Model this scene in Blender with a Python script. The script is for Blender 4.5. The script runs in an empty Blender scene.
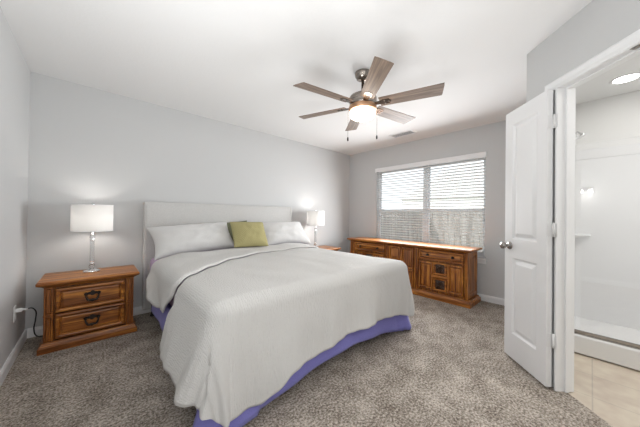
import bpy, bmesh, math, random
from mathutils import Vector, Matrix, noise
PI = math.pi
random.seed(7)
SC = bpy.context.scene
COL = SC.collection

# ------------------------------------------------------------------ camera
F_PX, YAW, PITCH, ROLL = 246.68, 0.7383, 0.0069, 0.0125
CAM = Vector((0.4591, 0.0, 1.155))
cam_data = bpy.data.cameras.new('camera')
cam_data.sensor_fit = 'HORIZONTAL'
cam_data.sensor_width = 36.0
cam_data.lens = F_PX / 640.0 * 36.0
cam_data.clip_start = 0.02
cam = bpy.data.objects.new('camera', cam_data)
COL.objects.link(cam)
fw = Vector((math.sin(YAW) * math.cos(PITCH), math.cos(YAW) * math.cos(PITCH), math.sin(PITCH)))
rt = Vector((math.cos(YAW), -math.sin(YAW), 0))
up = rt.cross(fw)
r2 = rt * math.cos(ROLL) + up * math.sin(ROLL)
u2 = -rt * math.sin(ROLL) + up * math.cos(ROLL)
m = Matrix((r2, u2, -fw)).transposed().to_4x4()
m.translation = CAM
cam.matrix_world = m
SC.camera = cam

# ------------------------------------------------------------------ world, sun, large lights, exposure
world = bpy.data.worlds.new('sky')
SC.world = world
world.use_nodes = True
wn = world.node_tree.nodes
bg = wn['Background']
bg.inputs['Color'].default_value = (0.90, 0.95, 1.0, 1)
bg.inputs['Strength'].default_value = 1.15


def light(name, kind, loc, energy, color=(1, 1, 1), rot=(0, 0, 0), **kw):
    d = bpy.data.lights.new(name, kind)
    d.energy = energy
    d.color = color
    for k, v in kw.items():
        setattr(d, k, v)
    o = bpy.data.objects.new(name, d)
    o.location = loc
    o.rotation_euler = rot
    COL.objects.link(o)
    return o


light('sun', 'SUN', (8, -4, 9), 2.0, (1, 0.97, 0.93), rot=(math.radians(48), 0, math.radians(-60)), angle=0.01)
# added fill light behind the camera, shining in through a made-up hall doorway
light('hall_fill', 'AREA', (0.66, -0.98, 1.15), 10, (0.98, 0.99, 1.0), rot=(math.radians(90), 0, 0),
      shape='RECTANGLE', size=0.9, size_y=1.95)
# added unseen fill light, aimed up to bounce off the ceiling
light('bounce_fill', 'AREA', (0.75, 0.75, 1.05), 14, (0.98, 0.99, 1.0), rot=(math.radians(180), 0, 0),
      shape='DISK', size=1.0)
# daylight arriving at the window
light('window_daylight', 'AREA', (4.36, 1.85, 1.22), 33, (0.96, 0.98, 1.0), rot=(0, math.radians(84), 0), spread=math.radians(170),
      shape='RECTANGLE', size=0.66, size_y=1.6)
# bathroom ceiling light that the doorway lets us see by
light('bath_ceiling_light', 'AREA', (3.3, -1.1, 2.40), 18, (1, 0.985, 0.96), shape='DISK', size=0.5)

SC.view_settings.view_transform = 'Standard'
SC.view_settings.look = 'None'
SC.view_settings.gamma = 1.0
SC.view_settings.use_curve_mapping = False
SC.view_settings.exposure = 0.69
SC.cycles.max_bounces = 10
SC.cycles.diffuse_bounces = 6
SC.cycles.glossy_bounces = 4
SC.cycles.transmission_bounces = 8
SC.cycles.transparent_max_bounces = 24
SC.cycles.caustics_reflective = False
SC.cycles.caustics_refractive = False
SC.cycles.sample_clamp_indirect = 6.0
SC.cycles.use_denoising = True

# ------------------------------------------------------------------ room dimensions
L, W, H = 3.466, 4.449, 2.44
CORN = Vector((2.953, 0.344, 0))           # outer corner of the diagonal wall
SD = Vector((-1, -1, 0)) / math.sqrt(2)    # along the diagonal wall
ND = Vector((-1, 1, 0)) / math.sqrt(2)     # its normal, into the bedroom
BACK = -0.80
S_END = (CORN.y - BACK) * math.sqrt(2)
M_DIAG = Matrix((SD, ND, Vector((0, 0, 1)))).transposed().to_4x4()
M_DIAG.translation = CORN                  # (s, off, z) -> world


# ------------------------------------------------------------------ materials
def mat(name, base=(0.8, 0.8, 0.8), rough=0.5, metal=0.0, spec=0.5, **kw):
    mt = bpy.data.materials.new(name)
    mt.use_nodes = True
    b = mt.node_tree.nodes['Principled BSDF']
    b.inputs['Base Color'].default_value = (*base, 1)
    b.inputs['Roughness'].default_value = rough
    b.inputs['Metallic'].default_value = metal
    b.inputs['Specular IOR Level'].default_value = spec
    for k, v in kw.items():
        b.inputs[k].default_value = v
    return mt


def nd(mt, typ, **kw):
    n = mt.node_tree.nodes.new(typ)
    for k, v in kw.items():
        setattr(n, k, v)
    return n


def lk(mt, a, ao, b, bi):
    mt.node_tree.links.new(a.outputs[ao], b.inputs[bi])


def coords(mt, scale=(1, 1, 1), kind='Object', rot=(0, 0, 0)):
    tc = nd(mt, 'ShaderNodeTexCoord')
    mp = nd(mt, 'ShaderNodeMapping')
    mp.inputs['Scale'].default_value = scale
    mp.inputs['Rotation'].default_value = rot
    lk(mt, tc, kind, mp, 'Vector')
    return mp


def ramp(mt, stops):
    r = nd(mt, 'ShaderNodeValToRGB')
    e = r.color_ramp.elements
    while len(e) < len(stops):
        e.new(0.5)
    for i, (p, c) in enumerate(stops):
        e[i].position = p
        e[i].color = (*c, 1)
    return r


def bsdf(mt):
    return mt.node_tree.nodes['Principled BSDF']


def bump(mt, src, out, strength, dist):
    bp = nd(mt, 'ShaderNodeBump')
    bp.inputs['Strength'].default_value = strength
    bp.inputs['Distance'].default_value = dist
    lk(mt, src, out, bp, 'Height')
    lk(mt, bp, 'Normal', bsdf(mt), 'Normal')
    return bp


def mat_noise_bump(name, base, rough, scale, strength, dist, spec=0.3, detail=3.0):
    mt = mat(name, base, rough, spec=spec)
    mp = coords(mt)
    n = nd(mt, 'ShaderNodeTexNoise')
    n.inputs['Scale'].default_value = scale
    n.inputs['Detail'].default_value = detail
    lk(mt, mp, 'Vector', n, 'Vector')
    bump(mt, n, 'Fac', strength, dist)
    return mt


M = {}
M['wall'] = mat_noise_bump('wall_paint', (0.585, 0.59, 0.59), 0.75, 90, 0.12, 0.003)
M['ceiling'] = mat_noise_bump('ceiling_paint', (0.78, 0.78, 0.775), 0.85, 60, 0.2, 0.004)
M['trim'] = mat('trim_paint', (0.84, 0.845, 0.85), 0.38)
M['white_metal'] = mat('white_enamel', (0.80, 0.80, 0.80), 0.3)
M['bath_wall'] = mat_noise_bump('bath_wall_paint', (0.78, 0.78, 0.77), 0.7, 90, 0.1, 0.003)
M['acrylic'] = mat('shower_acrylic', (0.80, 0.805, 0.81), 0.16)
M['chrome'] = mat('chrome', (0.83, 0.83, 0.84), 0.08, 1.0)
M['nickel'] = mat('dark_nickel', (0.36, 0.34, 0.32), 0.22, 1.0)
M['pewter'] = mat('brushed_pewter', (0.30, 0.265, 0.235), 0.22, 1.0)
M['copper'] = mat('brushed_copper', (0.60, 0.36, 0.22), 0.30, 0.85)
M['black'] = mat('black_metal', (0.015, 0.015, 0.017), 0.45)
M['black_rubber'] = mat('black_cord', (0.012, 0.012, 0.014), 0.55)
M['bronze'] = mat('dark_bronze', (0.035, 0.027, 0.022), 0.38, 0.7)
M['vinyl'] = mat('window_vinyl', (0.80, 0.81, 0.82), 0.4)
M['slat'] = mat('blind_slat', (0.84, 0.845, 0.85), 0.45)
M['duct'] = mat('grey_duct', (0.28, 0.28, 0.28), 0.7)
M['plastic'] = mat('white_plastic', (0.78, 0.78, 0.77), 0.35)


def mat_carpet():
    mt = mat('carpet_pile', rough=0.95, spec=0.1)
    mp = coords(mt)
    n1 = nd(mt, 'ShaderNodeTexNoise')
    n1.inputs['Scale'].default_value = 74
    n1.inputs['Detail'].default_value = 4
    n1.inputs['Roughness'].default_value = 0.75
    lk(mt, mp, 'Vector', n1, 'Vector')
    n2 = nd(mt, 'ShaderNodeTexNoise')
    n2.inputs['Scale'].default_value = 7
    n2.inputs['Detail'].default_value = 3
    lk(mt, mp, 'Vector', n2, 'Vector')
    mx = nd(mt, 'ShaderNodeMath', operation='MULTIPLY_ADD')
    lk(mt, n2, 'Fac', mx, 0)
    mx.inputs[1].default_value = 0.25
    lk(mt, n1, 'Fac', mx, 2)
    r = ramp(mt, [(0.44, (0.085, 0.066, 0.052)), (0.59, (0.315, 0.268, 0.222)), (0.75, (0.72, 0.65, 0.575))])
    lk(mt, mx, 'Value', r, 'Fac')
    lk(mt, r, 'Color', bsdf(mt), 'Base Color')
    bump(mt, n1, 'Fac', 0.9, 0.02)
    return mt


M['carpet'] = mat_carpet()


def mat_tile():
    mt = mat('beige_tile', rough=0.35)
    mp = coords(mt, (1, 1, 1))
    mp.inputs['Location'].default_value = (0.1, 0.01, 0)
    br = nd(mt, 'ShaderNodeTexBrick')
    br.offset = 0.0
    br.inputs['Scale'].default_value = 1.0
    br.inputs['Brick Width'].default_value = 0.33
    br.inputs['Row Height'].default_value = 0.33
    br.inputs['Mortar Size'].default_value = 0.0035
    br.inputs['Color1'].default_value = (0.60, 0.52, 0.42, 1)
    br.inputs['Color2'].default_value = (0.57, 0.49, 0.40, 1)
    br.inputs['Mortar'].default_value = (0.46, 0.40, 0.33, 1)
    lk(mt, mp, 'Vector', br, 'Vector')
    n = nd(mt, 'ShaderNodeTexNoise')
    n.inputs['Scale'].default_value = 9
    n.inputs['Detail'].default_value = 5
    lk(mt, mp, 'Vector', n, 'Vector')
    mix = nd(mt, 'ShaderNodeMixRGB', blend_type='OVERLAY')
    mix.inputs['Fac'].default_value = 0.35
    lk(mt, br, 'Color', mix, 'Color1')
    lk(mt, n, 'Fac', mix, 'Color2')
    lk(mt, mix, 'Color', bsdf(mt), 'Base Color')
    bump(mt, br, 'Fac', -0.3, 0.004)
    return mt


M['tile'] = mat_tile()


def mat_wood(name, dark, mid, lite, axis=0, rough=0.33, scale=1.0):
    """grain that runs along the given local axis"""
    mt = mat(name, rough=rough, spec=0.45)
    s = [26 * scale] * 3
    s[axis] = 1.6 * scale
    mp = coords(mt, tuple(s))
    n = nd(mt, 'ShaderNodeTexNoise')
    n.inputs['Scale'].default_value = 1.0
    n.inputs['Detail'].default_value = 6
    n.inputs['Roughness'].default_value = 0.62
    n.inputs['Distortion'].default_value = 0.9
    lk(mt, mp, 'Vector', n, 'Vector')
    s2 = [150 * scale] * 3
    s2[axis] = 5 * scale
    mp2 = coords(mt, tuple(s2))
    n2 = nd(mt, 'ShaderNodeTexNoise')
    n2.inputs['Scale'].default_value = 1.0
    n2.inputs['Detail'].default_value = 3
    lk(mt, mp2, 'Vector', n2, 'Vector')
    mx = nd(mt, 'ShaderNodeMath', operation='MULTIPLY_ADD')
    lk(mt, n2, 'Fac', mx, 0)
    mx.inputs[1].default_value = 0.35
    lk(mt, n, 'Fac', mx, 2)
    r = ramp(mt, [(0.46, dark), (0.66, mid), (0.86, lite)])
    lk(mt, mx, 'Value', r, 'Fac')
    lk(mt, r, 'Color', bsdf(mt), 'Base Color')
    bump(mt, n2, 'Fac', 0.15, 0.002)
    return mt


OAKC = ((0.055, 0.013, 0.002), (0.265, 0.083, 0.013), (0.60, 0.25, 0.047))
M['oak_x'] = mat_wood('honey_oak_along_x', *OAKC, axis=0)
M['oak_y'] = mat_wood('honey_oak_along_y', *OAKC, axis=1)
M['oak_z'] = mat_wood('honey_oak_upright', *OAKC, axis=2)
M['dark_oak'] = mat('dark_stained_carving', (0.055, 0.024, 0.010), 0.35)
M['blade'] = mat_wood('weathered_blade_wood', (0.09, 0.06, 0.042), (0.20, 0.142, 0.104), (0.34, 0.25, 0.19), axis=0, rough=0.42)
M['fence'] = mat_wood('fence_wood', (0.24, 0.22, 0.20), (0.36, 0.335, 0.31), (0.48, 0.45, 0.42), axis=2, rough=0.9, scale=0.4)


def mat_weave(name, c, scale, strength, rough=0.9, vary=0.06):
    mt = mat(name, c, rough, spec=0.15, **{'Sheen Weight': 0.15})
    mp = coords(mt)
    w1 = nd(mt, 'ShaderNodeTexWave', wave_type='BANDS', bands_direction='X')
    w2 = nd(mt, 'ShaderNodeTexWave', wave_type='BANDS', bands_direction='Z')
    for w in (w1, w2):
        w.inputs['Scale'].default_value = scale
        w.inputs['Distortion'].default_value = 1.2
        w.inputs['Detail'].default_value = 2
        lk(mt, mp, 'Vector', w, 'Vector')
    mx = nd(mt, 'ShaderNodeMath', operation='MULTIPLY')
    lk(mt, w1, 'Fac', mx, 0)
    lk(mt, w2, 'Fac', mx, 1)
    n = nd(mt, 'ShaderNodeTexNoise')
    n.inputs['Scale'].default_value = 160
    lk(mt, mp, 'Vector', n, 'Vector')
    lo = tuple(x * (1 - vary) for x in c)
    hi = tuple(min(1, x * (1 + vary)) for x in c)
    r = ramp(mt, [(0.3, lo), (0.7, hi)])
    lk(mt, n, 'Fac', r, 'Fac')
    lk(mt, r, 'Color', bsdf(mt), 'Base Color')
    bump(mt, mx, 'Value', strength, 0.003)
    return mt


M['headboard'] = mat_weave('pale_grey_linen', (0.62, 0.615, 0.60), 90, 0.35)
M['welt'] = mat_weave('beige_welt', (0.58, 0.54, 0.49), 120, 0.3)
M['violet'] = mat_weave('violet_sheet', (0.205, 0.195, 0.50), 140, 0.2)
M['lilac'] = mat_weave('lilac_sheet', (0.42, 0.30, 0.46), 140, 0.2)
M['pillow'] = mat_weave('white_cotton', (0.66, 0.655, 0.645), 130, 0.25, vary=0.02)


def mat_coverlet():
    mt = mat('crinkled_coverlet', (0.60, 0.592, 0.575), 0.92, spec=0.12)
    mp = coords(mt, (1, 1, 1), 'UV')
    nz = nd(mt, 'ShaderNodeTexNoise')
    nz.inputs['Scale'].default_value = 9
    nz.inputs['Detail'].default_value = 3
    lk(mt, mp, 'Vector', nz, 'Vector')
    w = nd(mt, 'ShaderNodeTexWave', wave_type='BANDS', bands_direction='X')
    w.inputs['Scale'].default_value = 24
    w.inputs['Distortion'].default_value = 6.5
    w.inputs['Detail'].default_value = 3
    w.inputs['Detail Scale'].default_value = 1.4
    lk(mt, mp, 'Vector', w, 'Vector')
    mp2 = coords(mt, (85, 26, 1), 'UV')
    n2 = nd(mt, 'ShaderNodeTexNoise')
    n2.inputs['Scale'].default_value = 1
    n2.inputs['Detail'].default_value = 4
    lk(mt, mp2, 'Vector', n2, 'Vector')
    mx = nd(mt, 'ShaderNodeMath', operation='MULTIPLY_ADD')
    lk(mt, w, 'Fac', mx, 0)
    mx.inputs[1].default_value = 0.26
    lk(mt, n2, 'Fac', mx, 2)
    bump(mt, mx, 'Value', 0.55, 0.008)
    return mt


M['coverlet'] = mat_coverlet()


def mat_cushion():
    mt = mat('olive_basketweave', (0.34, 0.31, 0.13), 0.9, spec=0.15)
    mp = coords(mt, (75, 75, 75))
    ck = nd(mt, 'ShaderNodeTexChecker')
    ck.inputs['Scale'].default_value = 1.0
    ck.inputs['Color1'].default_value = (0.47, 0.425, 0.215, 1)
    ck.inputs['Color2'].default_value = (0.36, 0.325, 0.155, 1)
    lk(mt, mp, 'Vector', ck, 'Vector')
    lk(mt, ck, 'Color', bsdf(mt), 'Base Color')
    bump(mt, ck, 'Fac', 0.5, 0.004)
    return mt


M['olive'] = mat_cushion()
M['sage'] = mat_weave('dark_sage_cotton', (0.16, 0.165, 0.10), 120, 0.3)


def mat_glass(name, gloss=0.06, rough=0.0, tint=(1, 1, 1), haze=0.0):
    mt = bpy.data.materials.new(name)
    mt.use_nodes = True
    nt = mt.node_tree
    nt.nodes.remove(nt.nodes['Principled BSDF'])
    tr = nd(mt, 'ShaderNodeBsdfTransparent')
    tr.inputs['Color'].default_value = (*tint, 1)
    gl = nd(mt, 'ShaderNodeBsdfGlossy')
    gl.inputs['Roughness'].default_value = rough
    mix = nd(mt, 'ShaderNodeMixShader')
    mix.inputs['Fac'].default_value = gloss
    lk(mt, tr, 'BSDF', mix, 1)
    lk(mt, gl, 'BSDF', mix, 2)
    out = nt.nodes['Material Output']
    if haze:
        df = nd(mt, 'ShaderNodeBsdfDiffuse')
        df.inputs['Color'].default_value = (0.8, 0.8, 0.8, 1)
        m2 = nd(mt, 'ShaderNodeMixShader')
        m2.inputs['Fac'].default_value = haze
        lk(mt, mix, 'Shader', m2, 1)
        lk(mt, df, 'BSDF', m2, 2)
        lk(mt, m2, 'Shader', out, 'Surface')
    else:
        lk(mt, mix, 'Shader', out, 'Surface')
    return mt


M['pane'] = mat_glass('window_glass', 0.05, tint=(0.97, 0.985, 0.99))
M['shower_glass'] = mat_glass('shower_glass', 0.07, tint=(0.995, 0.995, 0.995), haze=0.03)
M['crystal'] = mat('crystal', (0.95, 0.97, 0.97), 0.03, **{'Transmission Weight': 0.75, 'IOR': 1.5})


def mat_emit(name, color, strength):
    mt = bpy.data.materials.new(name)
    mt.use_nodes = True
    nt = mt.node_tree
    nt.nodes.remove(nt.nodes['Principled BSDF'])
    e = nd(mt, 'ShaderNodeEmission')
    e.inputs['Color'].default_value = (*color, 1)
    e.inputs['Strength'].default_value = strength
    lk(mt, e, 'Emission', nt.nodes['Material Output'], 'Surface')
    return mt


M['globe'] = mat_emit('lit_frosted_globe', (1.0, 0.93, 0.84), 8.0)
M['bulb'] = mat_emit('lit_bulb', (1.0, 0.95, 0.90), 44.0)
M['downlight'] = mat_emit('lit_downlight', (1.0, 0.98, 0.95), 10.0)
M['sconce'] = mat_emit('lit_sconce_shade', (1.0, 0.97, 0.93), 30.0)


def mat_shade():
    mt = bpy.data.materials.new('lampshade_linen')
    mt.use_nodes = True
    nt = mt.node_tree
    nt.nodes.remove(nt.nodes['Principled BSDF'])
    d = nd(mt, 'ShaderNodeBsdfDiffuse')
    d.inputs['Color'].default_value = (0.80, 0.79, 0.77, 1)
    t = nd(mt, 'ShaderNodeBsdfTranslucent')
    t.inputs['Color'].default_value = (0.80, 0.785, 0.765, 1)
    mix = nd(mt, 'ShaderNodeMixShader')
    mix.inputs['Fac'].default_value = 0.09
    lk(mt, d, 'BSDF', mix, 1)
    lk(mt, t, 'BSDF', mix, 2)
    lk(mt, mix, 'Shader', nt.nodes['Material Output'], 'Surface')
    return mt


M['shade'] = mat_shade()
M['grass'] = mat_noise_bump('yard_grass', (0.26, 0.25, 0.17), 0.95, 40, 0.6, 0.03)
M['siding'] = mat_noise_bump('pale_siding', (0.86, 0.85, 0.83), 0.85, 20, 0.2, 0.01)
M['shingle'] = mat_noise_bump('grey_shingles', (0.80, 0.79, 0.78), 0.9, 30, 0.4, 0.01)
M['dark_glass'] = mat('dark_window_glass', (0.05, 0.055, 0.06), 0.1)


# ------------------------------------------------------------------ mesh helpers
class MB:
    """collects shapes into one mesh"""

    def __init__(self):
        self.bm = bmesh.new()

    def _faces(self, vs, fs, smooth=False):
        v = [self.bm.verts.new(p) for p in vs]
        for f in fs:
            try:
                fc = self.bm.faces.new([v[i] for i in f])
                fc.smooth = smooth
            except ValueError:
                pass
        return v

    def box(self, x0, x1, y0, y1, z0, z1, bev=0.0, M4=None, seg=2):
        b = bmesh.new()
        bmesh.ops.create_cube(b, size=1.0)
        for v in b.verts:
            v.co = Vector((x0 + (v.co.x + .5) * (x1 - x0), y0 + (v.co.y + .5) * (y1 - y0), z0 + (v.co.z + .5) * (z1 - z0)))
        if bev > 0:
            bmesh.ops.bevel(b, geom=list(b.edges), offset=bev, segments=seg, profile=0.5, affect='EDGES')
        self._take(b, M4)
        return self

    def _take(self, b, M4=None):
        if M4 is not None:
            b.transform(M4)
        b.verts.index_update()
        vs = [v.co.copy() for v in b.verts]
        fs = [([v.index for v in f.verts], f.smooth) for f in b.faces]
        v = [self.bm.verts.new(p) for p in vs]
        for f, sm in fs:
            fc = self.bm.faces.new([v[i] for i in f])
            fc.smooth = sm
        b.free()

    def loft(self, rings, M4=None, cap0=True, cap1=True, smooth=False):
        """rings: equal-length closed loops of points"""
        n = len(rings[0])
        vs = [(M4 @ Vector(p) if M4 is not None else Vector(p)) for r in rings for p in r]
        fs = []
        for k in range(len(rings) - 1):
            for i in range(n):
                j = (i + 1) % n
                fs.append((k * n + i, k * n + j, (k + 1) * n + j, (k + 1) * n + i))
        if cap0:
            fs.append(tuple(range(n))[::-1])
        if cap1:
            fs.append(tuple((len(rings) - 1) * n + i for i in range(n)))
        v = self._faces(vs, fs, smooth)
        if smooth:
            for f in v[0].link_faces:
                pass
        return self

    def rect(self, x0, x1, y0, y1, prof, M4=None, cap0=True, cap1=True):
        """prof: list of (inset, height); rectangular stepped / moulded solid"""
        rings = [[(x0 + o, y0 + o, z), (x1 - o, y0 + o, z), (x1 - o, y1 - o, z), (x0 + o, y1 - o, z)] for o, z in prof]
        return self.loft(rings, M4, cap0, cap1)

    def lathe(self, prof, c=(0, 0, 0), n=32, M4=None, smooth=True, cap0=True, cap1=True):
        rings = [[(c[0] + r * math.cos(2 * PI * i / n), c[1] + r * math.sin(2 * PI * i / n), c[2] + z) for i in range(n)] for r, z in prof]
        return self.loft(rings, M4, cap0, cap1, smooth)

    def tube(self, pts, r, n=10, M4=None, smooth=True):
        pts = [Vector(p) for p in pts]
        rings = []
        t0 = (pts[1] - pts[0]).normalized()
        ref = Vector((0, 0, 1)) if abs(t0.z) < 0.9 else Vector((1, 0, 0))
        a = t0.cross(ref).normalized()
        for i, p in enumerate(pts):
            t = (pts[min(i + 1, len(pts) - 1)] - pts[max(i - 1, 0)]).normalized()
            a = (a - t * a.dot(t)).normalized()
            b = t.cross(a)
            rr = r[i] if isinstance(r, (list, tuple)) else r
            rings.append([p + (a * math.cos(2 * PI * k / n) + b * math.sin(2 * PI * k / n)) * rr for k in range(n)])
        return self.loft(rings, M4, True, True, smooth)

    def grid(self, f, nu, nv, smooth=True, uv=None):
        vs = [[self.bm.verts.new(f(i / nu, j / nv)) for j in range(nv + 1)] for i in range(nu + 1)]
        lay = self.bm.loops.layers.uv.verify() if uv else None
        for i in range(nu):
            for j in range(nv):
                fc = self.bm.faces.new((vs[i][j], vs[i + 1][j], vs[i + 1][j + 1], vs[i][j + 1]))
                fc.smooth = smooth
                if uv:
                    for lp, (a, b) in zip(fc.loops, ((i, j), (i + 1, j), (i + 1, j + 1), (i, j + 1))):
                        lp[lay].uv = uv(a / nu, b / nv)
        return vs

    def build(self, name, material, parent=None, loc=None, fix=True):
        if fix:
            bmesh.ops.recalc_face_normals(self.bm, faces=list(self.bm.faces))
        me = bpy.data.meshes.new(name)
        self.bm.to_mesh(me)
        self.bm.free()
        o = bpy.data.objects.new(name, me)
        me.materials.append(material)
        COL.objects.link(o)
        if parent is not None:
            o.parent = parent
        if loc is not None:
            o.location = loc
        return o


def tag(o, label, cat, group=None, kind=None):
    o['label'] = label
    o['category'] = cat
    if group:
        o['group'] = group
    if kind:
        o['kind'] = kind
    return o


def thing(name, label, cat, loc=(0, 0, 0), rotz=0.0, group=None):
    o = bpy.data.objects.new(name, None)
    o.empty_display_size = 0.1
    COL.objects.link(o)
    o.location = loc
    o.rotation_euler = (0, 0, rotz)
    return tag(o, label, cat, group)


def struct_empty(name, loc=(0, 0, 0)):
    o = bpy.data.objects.new(name, None)
    o.empty_display_size = 0.1
    COL.objects.link(o)
    o.location = loc
    o['kind'] = 'structure'
    return o


def struct(o, label=None):
    o['kind'] = 'structure'
    if label:
        o['label'] = label
    return o


def mod(o, typ, **kw):
    md = o.modifiers.new(typ.lower(), typ)
    for k, v in kw.items():
        setattr(md, k, v)
    return md


def copy_tree(o, parent=None):
    c = o.copy()
    COL.objects.link(c)
    if parent is not None:
        c.parent = parent
    for ch in list(o.children):
        copy_tree(ch, c)
    return c


# ------------------------------------------------------------------ setting: floors, walls, ceiling
T = 0.12
b = MB()
off_c = -0.055    # carpet ends under the bathroom door head
p0 = M_DIAG @ Vector((S_END, off_c, 0))
p1 = M_DIAG @ Vector((0, off_c, 0))
poly = [(0, BACK), (p0.x, BACK), (p0.x, p0.y), (p1.x, p1.y), (p1.x, CORN.y), (W, CORN.y), (W, L), (0, L)]
b.loft([[(x, y, -0.05) for x, y in poly], [(x, y, 0.0) for x, y in poly]])
struct(b.build('floor', M['carpet']), 'grey beige speckled bedroom carpet')

b = MB()
q0 = M_DIAG @ Vector((S_END, off_c, 0))
poly = [(p0.x, p0.y), (p0.x, -2.1), (W, -2.1), (W, 0.24), (p1.x + .05, 0.24), (p1.x, p1.y)]
b.loft([[(x, y, -0.055) for x, y in poly], [(x, y, -0.008) for x, y in poly]])
struct(b.build('floor_bathroom', M['tile']), 'beige tiled bathroom floor')

b = MB()
b.box(-T, W + 0.14, -2.3, L + T, H, H + 0.1)
struct(b.build('ceiling', M['ceiling']), 'white ceiling')

struct(MB().box(-T, 0, BACK - T, L + T, 0, H).build('wall_left', M['wall']))
struct(MB().box(0, W, L, L + T, 0, H).build('wall_head', M['wall']), 'grey painted wall behind the bed')

# window wall with its opening
WY0, WY1, WZ0, WZ1 = 0.988, 2.785, 0.585, 2.05
b = MB()
b.box(W, W + 0.14, CORN.y, WY0, 0, H)
b.box(W, W + 0.14, WY1, L + T, 0, H)
b.box(W, W + 0.14, WY0, WY1, 0, WZ0)
b.box(W, W + 0.14, WY0, WY1, WZ1, H)
struct(b.build('wall_window', M['wall']), 'grey painted wall with the double window')

# return wall between bedroom and shower
struct(MB().box(CORN.x + 0.085, W, 0.24, CORN.y, 0, H).build('wall_return', M['wall']))

# diagonal wall with the bathroom door opening
OS0, OS1, OZ = 0.268, 1.21, 2.045
b = MB()
TD = 0.10
b.box(0, OS0 - 0.028, -TD, 0, 0, H, M4=M_DIAG)
b.box(OS0 - 0.028, OS0, -TD, 0, OZ, H, M4=M_DIAG)
b.box(OS1, S_END, -TD, 0, 0, H, M4=M_DIAG)
b.box(OS0, OS1, -TD, 0, OZ, H, M4=M_DIAG)
struct(b.build('wall_diagonal', M['wall']), 'grey painted diagonal wall over the bathroom doorway')

# wall behind the camera; the hall doorway is added for the fill light
b = MB()
b.box(0, 0.2, BACK - T, BACK, 0, H)
b.box(1.12, p0.x + .2, BACK - T, BACK, 0, H)
b.box(0.2, 1.12, BACK - T, BACK, 2.1, H)
struct(b.build('wall_back', M['wall']))

# made-up hall; its unseen walls are added to keep the sun out
struct(MB().box(-T, p0.x - .1, -2.2, -2.1, 0, H).build('wall_sunblock_end', M['wall']))
struct(MB().box(-T, 0, -2.1, BACK - T, 0, H).build('wall_sunblock_left', M['wall']))
struct(MB().box(0, p0.x - .1, -2.1, BACK, -0.05, 0).build('floor_hall', M['carpet']))

# bathroom shell
struct(MB().box(W, W + 0.14, -2.2, CORN.y, 0, H).build('wall_shower_end', M['bath_wall']))
struct(MB().box(p0.x - .1, W + 0.14, -2.2, -2.1, 0, H).build('wall_bathroom_side', M['bath_wall']))
struct(MB().box(p0.x - .1, p0.x, -2.1, BACK - T, 0, H).build('wall_bathroom_back', M['bath_wall']))
struct(MB().box(3.36, W, 0.235, 0.24, 0, H).build('wall_shower_side', M['bath_wall']))


# baseboards: a moulded strip
def baseboard(name, p, q, inward):
    p, q, inward = Vector(p), Vector(q), Vector(inward)
    prof = [(0, 0), (0.014, 0), (0.014, 0.062), (0.010, 0.074), (0.006, 0.084), (0, 0.086)]
    rings = []
    for e in (p, q):
        rings.append([e + inward * o + Vector((0, 0, z)) for o, z in prof])
    return struct(MB().loft(rings).build(name, M['trim']))


baseboard('baseboard_left', (0, BACK, 0), (0, L, 0), (1, 0, 0))
baseboard('baseboard_head', (0.014, L, 0), (W - 0.014, L, 0), (0, -1, 0))
baseboard('baseboard_window', (W, CORN.y, 0), (W, L, 0), (-1, 0, 0))

# ------------------------------------------------------------------ bathroom doorway: casing and jamb
b = MB()
cw = 0.06


def casing(bm, x0, x1, z1):
    """mitred door casing on the bedroom face, local s/off/z"""
    prof = [(0.0, 0.0), (0.0, 0.011), (0.012, 0.018), (0.040, 0.016), (0.052, 0.010), (cw, 0.008), (cw, 0.0)]
    # path: left leg up, head, right leg down ; offset measured outward from the opening edge
    rings = []
    for (sx, sz, ox, oz) in ((x0, 0.0, -1, 0), (x0, z1, -1, 1), (x1, z1, 1, 1), (x1, 0.0, 1, 0)):
        rings.append([(sx + ox * (cw - o), n, sz + oz * (cw - o)) for o, n in prof])
    bm.loft(rings, M_DIAG)


casing(b, OS0 - 0.031, OS1 - 0.005, OZ - 0.01)
struct(b.build('trim_1', M['trim']), 'white door casing of the bathroom doorway')
b = MB()
b.box(OS0, OS0 + 0.012, -TD - 0.004, 0.015, 0, OZ - 0.012, M4=M_DIAG)
b.box(OS0 - 0.045, OS0, -TD - 0.012, -TD - 0.0005, 0, OZ, M4=M_DIAG)
b.box(OS0 - 0.0275, OS0, -0.05, -0.022, 0, OZ - .012, M4=M_DIAG)
b.box(OS1 - 0.012, OS1, -TD - 0.004, 0.001, 0, OZ, M4=M_DIAG)
b.box(OS0 + .012, OS1 - .012, -TD - 0.004, 0.001, OZ - 0.014, OZ, M4=M_DIAG)
b.box(OS0 + 0.012, OS0 + 0.023, -TD + 0.035, -0.04, 0, OZ - .014, 0.002, M4=M_DIAG)
b.box(OS1 - 0.023, OS1 - 0.012, -TD + 0.035, -0.04, 0, OZ - .014, 0.002, M4=M_DIAG)
b.box(OS0 + 0.023, OS1 - 0.023, -TD + 0.035, -0.04, OZ - 0.026, OZ - .014, 0.002, M4=M_DIAG)
struct(b.build('trim_2', M['trim']), 'white jamb of the bathroom doorway')
b = MB()
b.box(0.665, 0.705, -0.036, -0.006, OZ - 0.017, OZ - 0.0138, 0.001, M4=M_DIAG)
b.lathe([(0.010, 0), (0.010, -0.003), (0.006, -0.004)], (0.685, -0.021, OZ - 0.0165), 16, M_DIAG)
tag(b.build('strike_plate', M['nickel']), 'small metal catch plate under the bathroom door head', 'door catch')

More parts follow.
